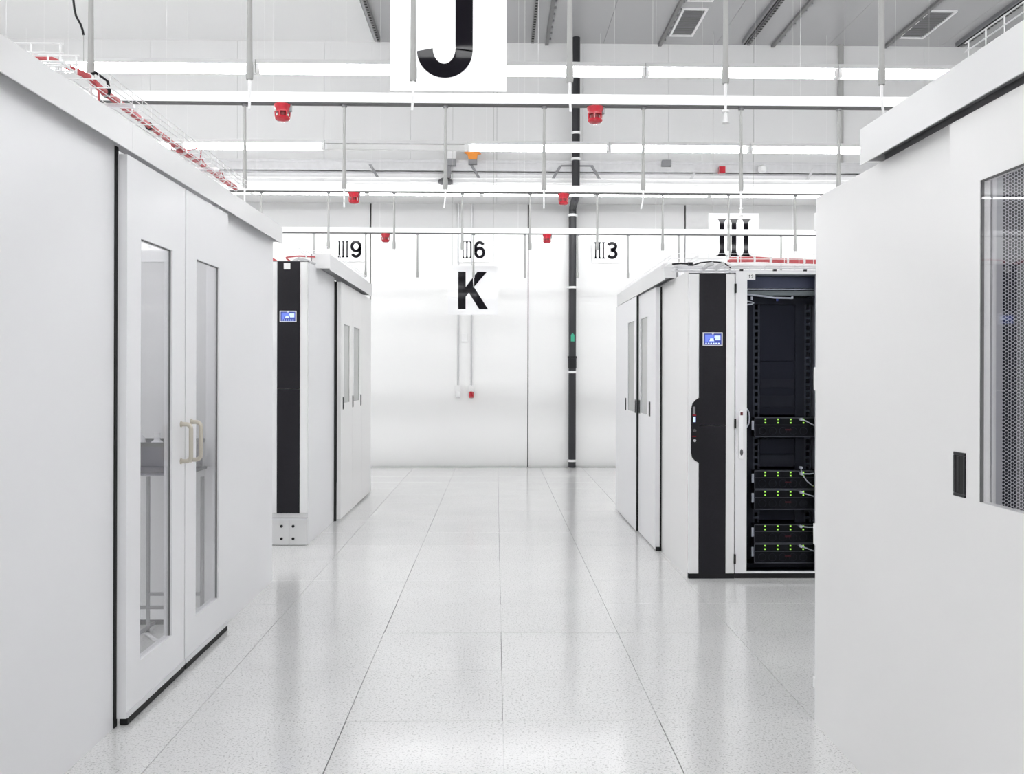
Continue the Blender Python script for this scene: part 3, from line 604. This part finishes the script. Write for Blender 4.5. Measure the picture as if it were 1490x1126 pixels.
for k, (z, pts, m_) in enumerate([(1.035, [(.305, 0), (.33, -.008), (.40, -.045), (.47, -.07)], 'rodw'), (.685, [(.305, -.008), (.36, -.008), (.42, 0), (.48, .002)], 'rodw'), (.697, [(.305, .02), (.310, -.02), (.34, -.065), (.375, -.095), (.39, -.10)], 'rodw'),
     (.665, [(.385, -.067), (.40, -.075), (.46, -.09)], 'yel'), (.555, [(.305, 0), (.33, -.008), (.40, -.03), (.47, -.05)], 'rodw'), (.330, [(.305, 0), (.35, -.004), (.47, -.004)], 'rodw'), (.200, [(.305, 0), (.33, -.008), (.40, -.035), (.47, -.05)], 'rodw')]):
    labs = ['white patch cable plugged into the top server', 'straight white patch cable plugged into the second server', 'white patch cable looping down from above the second server', 'yellow green end of the cable looping from the second server',
            'white patch cable plugged into the third server', 'white patch cable plugged into the fourth server', 'white patch cable plugged into the lowest server']
    t = tag(MB().tube([(sx_+a, ry+.062+(.012 if i == 0 else 0), z+b) for i, (a, b) in enumerate(pts)], .004, 8).tube([(sx_+pts[0][0], ry+.085, z+pts[0][1]), (sx_+pts[0][0], ry+.055, z+pts[0][1])], .009 if m_ != 'yel' else .003, 8).build('patch_cable', m_, smooth=True), labs[k], 'cable')
r2 = copy_tree(RK); r2.location = (rx+.3+.602, ry, 0); r2['label'] = 'white server rack hidden behind the near right enclosure'

# ================================================================ RACKS BEHIND GLASS
def white_rack(x, y, z0, label, face='rackw', inner='panel', W=.6, D=1.04, H=1.97):
    t = thing('equipment_rack', (x+W/2, y, z0), label, 'rack', 'plain racks inside the aisles')
    bx(x, x+W-.003, y+.03, y+D, z0+.04, z0+H).build('body', inner, t); bx(x+.02, x+W-.02, y+.05, y+D-.03, z0, z0+.04).build('base', 'black', t)
    d = bx(x+.002, x+.05, y, y+.03, z0+.04, z0+H).box(x+W-.053, x+W-.005, y, y+.03, z0+.04, z0+H).box(x+.05, x+W-.053, y, y+.03, z0+.04, z0+.10).box(x+.05, x+W-.053, y, y+.03, z0+H-.06, z0+H).build('door', inner, t)
    bx(x+.05, x+W-.053, y+.012, y+.018, z0+.10, z0+H-.06).build('door_panel', face, d); bx(x+.02, x+.035, y-.02, y, z0+.9, z0+1.1).build('handle', 'alu', d, bevel=.003)
    return t
for k in range(3): white_rack(-2.065-k*.602, 4.83, 0, 'plain white rack inside the near left aisle, %s from the glass door' % ORD[k])
white_rack(-2.065, 2.38, 0, 'plain white rack behind the near left wall panel')
white_rack(-2.095, 9.42, .212, 'dark fronted rack seen through the gap in the far left enclosure', face='blackp', inner='rackin', D=.85)
t = thing('plinth', (-1.8, 9.42, 0), 'grey plinth with dark bolts seen through the narrow gap on the left', 'plinth')
bx(-2.09, -1.495, 9.40, 10.26, 0, .21).build('frame', 'ingrey', t)
for x in (-1.56, -1.65):
    for z in (.05, .15): MB().tube([(x, 9.40, z), (x, 9.392, z)], .012, 8).build('bolt', 'black', t)
white_rack(1.285, 8.06, 0, 'plain rack inside the far right enclosure', D=1.03)
# perforated rack inside near right aisle
t = thing('perforated_rack', (1.6, 2.42, 0), 'rack with hexagonal perforated door behind the near right glass', 'rack')
bx(1.24, 1.345, 2.42, 2.45, .05, 1.99).build('frame_post', 'ingrey', t); bx(1.265, 1.275, 2.412, 2.42, .05, 1.99).build('frame_rib', 'mgrey', t); bx(1.315, 1.325, 2.412, 2.42, .05, 1.99).build('frame_rib', 'rackw', t)
bx(1.24, 1.84, 2.47, 3.47, .04, 1.99).build('body', 'rackin2', t); bx(1.26, 1.82, 2.5, 3.45, 0, .04).build('base', 'black', t)
bx(1.80, 1.84, 2.42, 2.45, .05, 1.99).build('frame_post', 'ingrey', t)
hx = MB(); p = .0092; rh = p*.44; ro = p/math.sqrt(3); rows_n = int(1.9/p); cols = int(.45/(p*.866))
for c in range(cols):
    for r in range(rows_n):
        cx_, cz_ = 1.349+c*p*.866, .07+(r+(.5 if c % 2 else 0))*p
        n = len(hx.v)
        for R_ in (ro*1.003, rh):
            for q in range(6):
                a = math.radians(60*q); hx.v.append((cx_+R_*math.cos(a), 2.432, cz_+R_*math.sin(a)))
        hx.f += [(n+q, n+(q+1) % 6, n+6+(q+1) % 6, n+6+q) for q in range(6)]
hx.build('perforated_sheet', 'perf', t, kind='stuff')
bx(1.335, 1.349, 2.425, 2.44, .05, 1.99).build('sheet_edge', 'ingrey', t)
s_ = thing('inspection_label', (1.285, 2.41, 1.06), 'small white label with blue and red print behind the near right glass', 'label')
bx(1.272, 1.296, 2.408, 2.4115, 1.075, 1.125).build('card', 'white', s_); bx(1.275, 1.293, 2.4065, 2.408, 1.098, 1.115).build('print', 'scrm', s_); bx(1.275, 1.293, 2.4065, 2.408, 1.085, 1.092).build('print', 'redd', s_)

# cart inside near left aisle
t = thing('utility_cart', (-1.62, 4.6, 0), 'tubular cart with a dark bin behind the left glass door', 'cart')
for x in (-1.775, -1.50): 
    for y in (4.45, 4.72): MB().tube([(x, y, .008), (x, y, .80)], .010, 8).build('post', 'mgrey', t, smooth=True)
for y in (4.45, 4.72): MB().tube([(-1.775, y, .20), (-1.50, y, .20)], .009, 8).build('cross_rail', 'mgrey', t, smooth=True)
for x in (-1.775, -1.50): MB().tube([(x, 4.35, .03), (x, 4.80, .03)], .010, 8).build('foot', 'mgrey', t, smooth=True)
bx(-1.83, -1.485, 4.42, 4.745, .838, .85).build('shelf', 'smokebin', t)
b = thing('storage_bin', (-1.72, 4.58, .852), 'dark translucent bin holding white bottles behind the left glass door', 'bin')
bx(-1.83, -1.50, 4.44, 4.72, .852, .858).box(-1.83, -1.50, 4.44, 4.446, .858, .985).box(-1.83, -1.50, 4.714, 4.72, .858, .985).box(-1.83, -1.824, 4.446, 4.714, .858, .985).box(-1.506, -1.50, 4.446, 4.714, .858, .985).build('tub', 'smokebin', b)
bx(-1.84, -1.49, 4.43, 4.44, .975, .995).box(-1.84, -1.49, 4.72, 4.73, .975, .995).box(-1.84, -1.83, 4.44, 4.72, .975, .995).box(-1.50, -1.49, 4.44, 4.72, .975, .995).build('rim', 'black', b)
for k, (x, h) in enumerate(((-1.77, .20), (-1.68, .17), (-1.60, .18))):
    t = thing('bottle', (x, 4.58, .859), 'white bottle standing in the dark bin, %s from the left' % ORD[k], 'bottle', 'bottles in the bin')
    MB().lathe((x, 4.58, .859), [(.034, 0), (.035, h*.6), (.028, h*.75), (.014, h*.82), (.014, h*.9)], 16).build('flask', 'bottle', t, smooth=True)
    MB().lathe((x, 4.58, .859+h*.9), [(.016, 0), (.016, h*.12)], 12).build('cap', 'white', t, smooth=True)
tag(MB().tube([(-1.95+.05*k, 4.62+.10*math.sin(k*.7), .012) for k in range(11)], .009, 8).build('floor_cable', 'rodw', smooth=True), 'white cable curling on the floor behind the left glass door', 'cable')

# ================================================================ CABLE TRAYS AND CABLES
def tray_y(xa, xb, y0, y1, z0, h, label, step=.05, r=.0022):
    mb = MB(); n = int((y1-y0)/step)
    for k in range(int(abs(xb-xa)/.05)+1):
        x = xa+(xb-xa)*k/int(abs(xb-xa)/.05); mb.tube([(x, y0, z0), (x, y1, z0)], r, 4)
    for x in (xa, xb):
        for q in range(1, 3): mb.tube([(x, y0, z0+h*q/2), (x, y1, z0+h*q/2)], r, 4)
    for k in range(0, n+1, 2): y = y0+k*step; mb.tube([(xa, y, z0+h), (xa, y, z0), (xb, y, z0), (xb, y, z0+h)], r, 4)
    t = thing('cable_tray', ((xa+xb)/2, (y0+y1)/2, z0), label, 'cable tray', 'wire basket cable trays'); mb.build('basket', 'white', t)
    y = y0+.3; zt = z0
    while y < y1:
        bx(min(xa, xb)-.004, max(xa, xb)+.004, y, y+.02, z0-.012, z0-.003).build('support_bar', 'alu', t); y += 1.1
    return t
def tray_x(xa, xb, y0, y1, z0, h, label, r=.0022, mat_='white', step=.05):
    mb = MB()
    for k in range(int((y1-y0)/.05)+1): y = y0+.05*k; mb.tube([(xa, y, z0), (xb, y, z0)], r, 4)
    for y in (y0, y1):
        for q in (1, 2): mb.tube([(xa, y, z0+h*q/2), (xb, y, z0+h*q/2)], r, 4)
    n = int(abs(xb-xa)/(2*step))
    for k in range(n+1): x = xa+k*2*step*(1 if xb > xa else -1); mb.tube([(x, y0, z0+h), (x, y0, z0), (x, y1, z0), (x, y1, z0+h)], r, 4)
    t = thing('cable_tray', ((xa+xb)/2, (y0+y1)/2, z0), label, 'cable tray', 'wire basket cable trays'); mb.build('basket', mat_, t); return t
def posts(t, pts, z0, z1):
    for x, y in pts: bx(x-.008, x+.008, y-.008, y+.008, z0, z1).build('support_post', 'alu', t)
def cable_bundle(path, label, r=.014, ties=.12, strands=4, tiem='white', loose=0, black_at=()):
    ps = [Vector(p) for p in path]; L = [0]
    for a, b in zip(ps, ps[1:]): L.append(L[-1]+(b-a).length)
    def at(s_):
        for i in range(len(ps)-1):
            if s_ <= L[i+1]: return ps[i].lerp(ps[i+1], (s_-L[i])/max(L[i+1]-L[i], 1e-6))
        return ps[-1]
    t = thing('cable_bundle', tuple(ps[0]), label, 'cables', 'red cable bundles')
    n = int(L[-1]/.03)+1; rndp = [random.uniform(0, 6) for _ in range(strands)]
    for q in range(strands):
        pts = []
        for i in range(n+1):
            s_ = L[-1]*i/n; p_ = at(s_); a = rndp[q]+s_*4+q*6.28/strands; wob = .55*r*(1+.25*math.sin(s_*9+q))
            pts.append(p_+Vector((math.cos(a)*wob, math.sin(a)*wob*.4, math.sin(a)*wob)))
        MB().tube(pts, r*.5, 6).build('cable', 'redc', t, smooth=True)
    s_ = ties/2; k = 0
    while s_ < L[-1]:
        p_ = at(s_); d = (at(min(s_+.01, L[-1]))-at(max(s_-.01, 0))).normalized()
        MB().tube([p_-d*.006, p_+d*.006], r*1.18, 10).build('tie', 'rubber' if k in black_at else tiem, t, smooth=True); s_ += ties; k += 1
    for q in range(loose):
        s0 = random.uniform(L[-1]*.55, L[-1]*.9); a, b = at(s0), at(min(s0+.25, L[-1])); mid = (a+b)/2+Vector((random.uniform(-.05, .05), 0, random.uniform(-.02, .05)))
        MB().tube([a, a.lerp(mid, .6), mid, mid.lerp(b, .4), b], .003, 6).build('loose_cable', 'redc', t, smooth=True)
    return t
t = tray_y(-1.42, -1.72, 3.30, 5.25, 2.375, .045, 'white wire cable tray running above the near left doors')
posts(t, [(-1.6, 3.4), (-1.6, 5.0)], 2.19, 2.372)
t = tray_x(-2.6, -1.49, 3.18, 3.30, 2.395, .062, 'short white wire tray crossing above the near left enclosure', r=.004)
posts(t, [(-1.6, 3.2), (-2.4, 3.2)], 2.02, 2.40)
cable_bundle([(-1.95, 3.28, 2.46), (-1.75, 3.30, 2.47), (-1.60, 3.34, 2.455), (-1.52, 3.42, 2.43), (-1.50, 3.55, 2.40), (-1.50, 4.2, 2.389), (-1.50, 4.9, 2.392), (-1.51, 5.1, 2.395), (-1.50, 5.32, 2.392)],
    'red cable bundle tied with white bands in the near left wire tray', r=.014, ties=.11, strands=5, loose=9, black_at=(5, 9))
tag(MB().tube([(-1.53, 3.44, 2.43), (-1.50, 3.46, 2.45), (-1.47, 3.49, 2.43), (-1.465, 3.50, 2.39), (-1.47, 3.50, 2.38)], .006, 8).build('black_cable', 'black', smooth=True), 'short black cable hooped over the red bundle at left', 'cable')
tag(MB().tube([(-1.51, 3.46, 2.43), (-1.49, 3.46, 2.40), (-1.485, 3.45, 2.35), (-1.47, 3.42, 2.30)], .004, 8).build('loose_cable', 'redc', smooth=True), 'single red cable dropping from the bundle behind the left header', 'cable')
t = tray_y(-1.40, -1.66, 7.5, 9.9, 2.33, .05, 'white wire cable tray above the far left enclosure'); posts(t, [(-1.55, 7.8), (-1.55, 9.6)], 2.165, 2.33)
cable_bundle([(-1.86, 7.22, 2.235), (-1.80, 7.22, 2.245), (-1.74, 7.24, 2.215), (-1.72, 7.22, 2.20)], 'red cable end drooping on top of the left cooling unit, left one', r=.012, ties=.5, strands=3)
cable_bundle([(-1.62, 7.22, 2.215), (-1.66, 7.22, 2.24), (-1.58, 7.3, 2.26), (-1.47, 7.45, 2.27), (-1.42, 7.7, 2.28), (-1.42, 7.9, 2.35)], 'thin red cables running over the left cooling unit toward the tray', r=.008, ties=.5, strands=3)
tag(MB().tube([(-1.62, 7.28, 2.206), (-1.56, 7.26, 2.235), (-1.50, 7.3, 2.222), (-1.46, 7.4, 2.21)], .012, 8).build('grey_hose', 'galv', smooth=True), 'short grey hose on top of the left cooling unit', 'hose')
t = tray_x(1.17, 3.1, 6.25, 6.5, 2.085, .07, 'wire cable tray above the server rack on the right'); posts(t, [(1.6, 6.4), (2.6, 6.4)], 2.003, 2.085)
cable_bundle([(1.60, 6.29, 2.118), (1.80, 6.29, 2.122), (2.0, 6.29, 2.112), (2.25, 6.29, 2.104), (2.5, 6.29, 2.106), (2.9, 6.29, 2.11)], 'thick red cable bundle lying in the tray above the server rack', r=.019, ties=.115, strands=5, black_at=(5,))
t = tray_y(1.26, 1.46, 6.6, 9.0, 2.14, .05, 'white wire cable tray above the far right doors'); posts(t, [(1.36, 6.8), (1.36, 8.6)], 2.003, 2.14)
t = tray_x(1.17, 3.1, 6.03, 6.13, 2.012, .03, 'low grey service tray on the roof edge of the server rack', mat_='alu', r=.003)
tag(MB().tube([(1.30, 6.2, 2.06), (1.38, 6.18, 2.085), (1.44, 6.15, 2.088), (1.52, 6.13, 2.08), (1.56, 6.12, 2.05), (1.57, 6.12, 2.035)], .005, 8).build('black_cable', 'black', smooth=True), 'black cable curving over the roof of the right cooling unit', 'cable')
tag(MB().tube([(1.18, 6.15, 2.07), (1.24, 6.15, 2.075), (1.30, 6.14, 2.07)], .006, 8).tube([(1.285, 6.14, 2.07), (1.315, 6.14, 2.07)], .013, 8).build('black_cable', 'black', smooth=True), 'short black cable with a connector left of the cooling unit roof', 'cable')
for k, (x0_, x1_) in enumerate(((1.36, 1.43), (1.44, 1.50))):
    tag(MB().tube([(x0_, 6.03, 2.022), (x0_+.03, 6.03, 2.05), (x1_, 6.04, 2.062)], .014, 8).build('grey_hose', 'galv', smooth=True), '%s grey hose bend on the roof of the right cooling unit' % ('left' if k == 0 else 'right'), 'hose')
for k, x in enumerate((1.60, 1.82, 2.02)): tag(bx(x, x+.02, 6.0, 6.02, 2.004, 2.02).build('roof_clip', 'black'), 'small black clip on the rack roof edge, %s from the left' % ORD[k], 'clip', 'black clips on the rack roof')
t = tray_y(1.45, 1.70, 1.2, 2.82, 2.30, .055, 'white wire cable tray above the near right enclosure', r=.0028); posts(t, [(1.6, 1.6), (1.6, 2.6)], 2.02, 2.30)
tag(MB().tube([(-1.60, 3.5, 2.95), (-1.603, 3.5, 2.74), (-1.598, 3.5, 2.70), (-1.592, 3.5, 2.675), (-1.575, 3.5, 2.645), (-1.568, 3.5, 2.625), (-1.564, 3.5, 2.605)], .0042, 8).build('black_cable', 'black', smooth=True), 'black cable hanging down at the top left corner', 'cable')
tag(MB().tube([(-1.564, 3.5, 2.605), (-1.563, 3.5, 2.45), (-1.563, 3.45, 2.42)], .0014, 6).build('thin_wire', 'rod', smooth=True), 'thin grey wire below the black hanging cable at top left', 'wire')
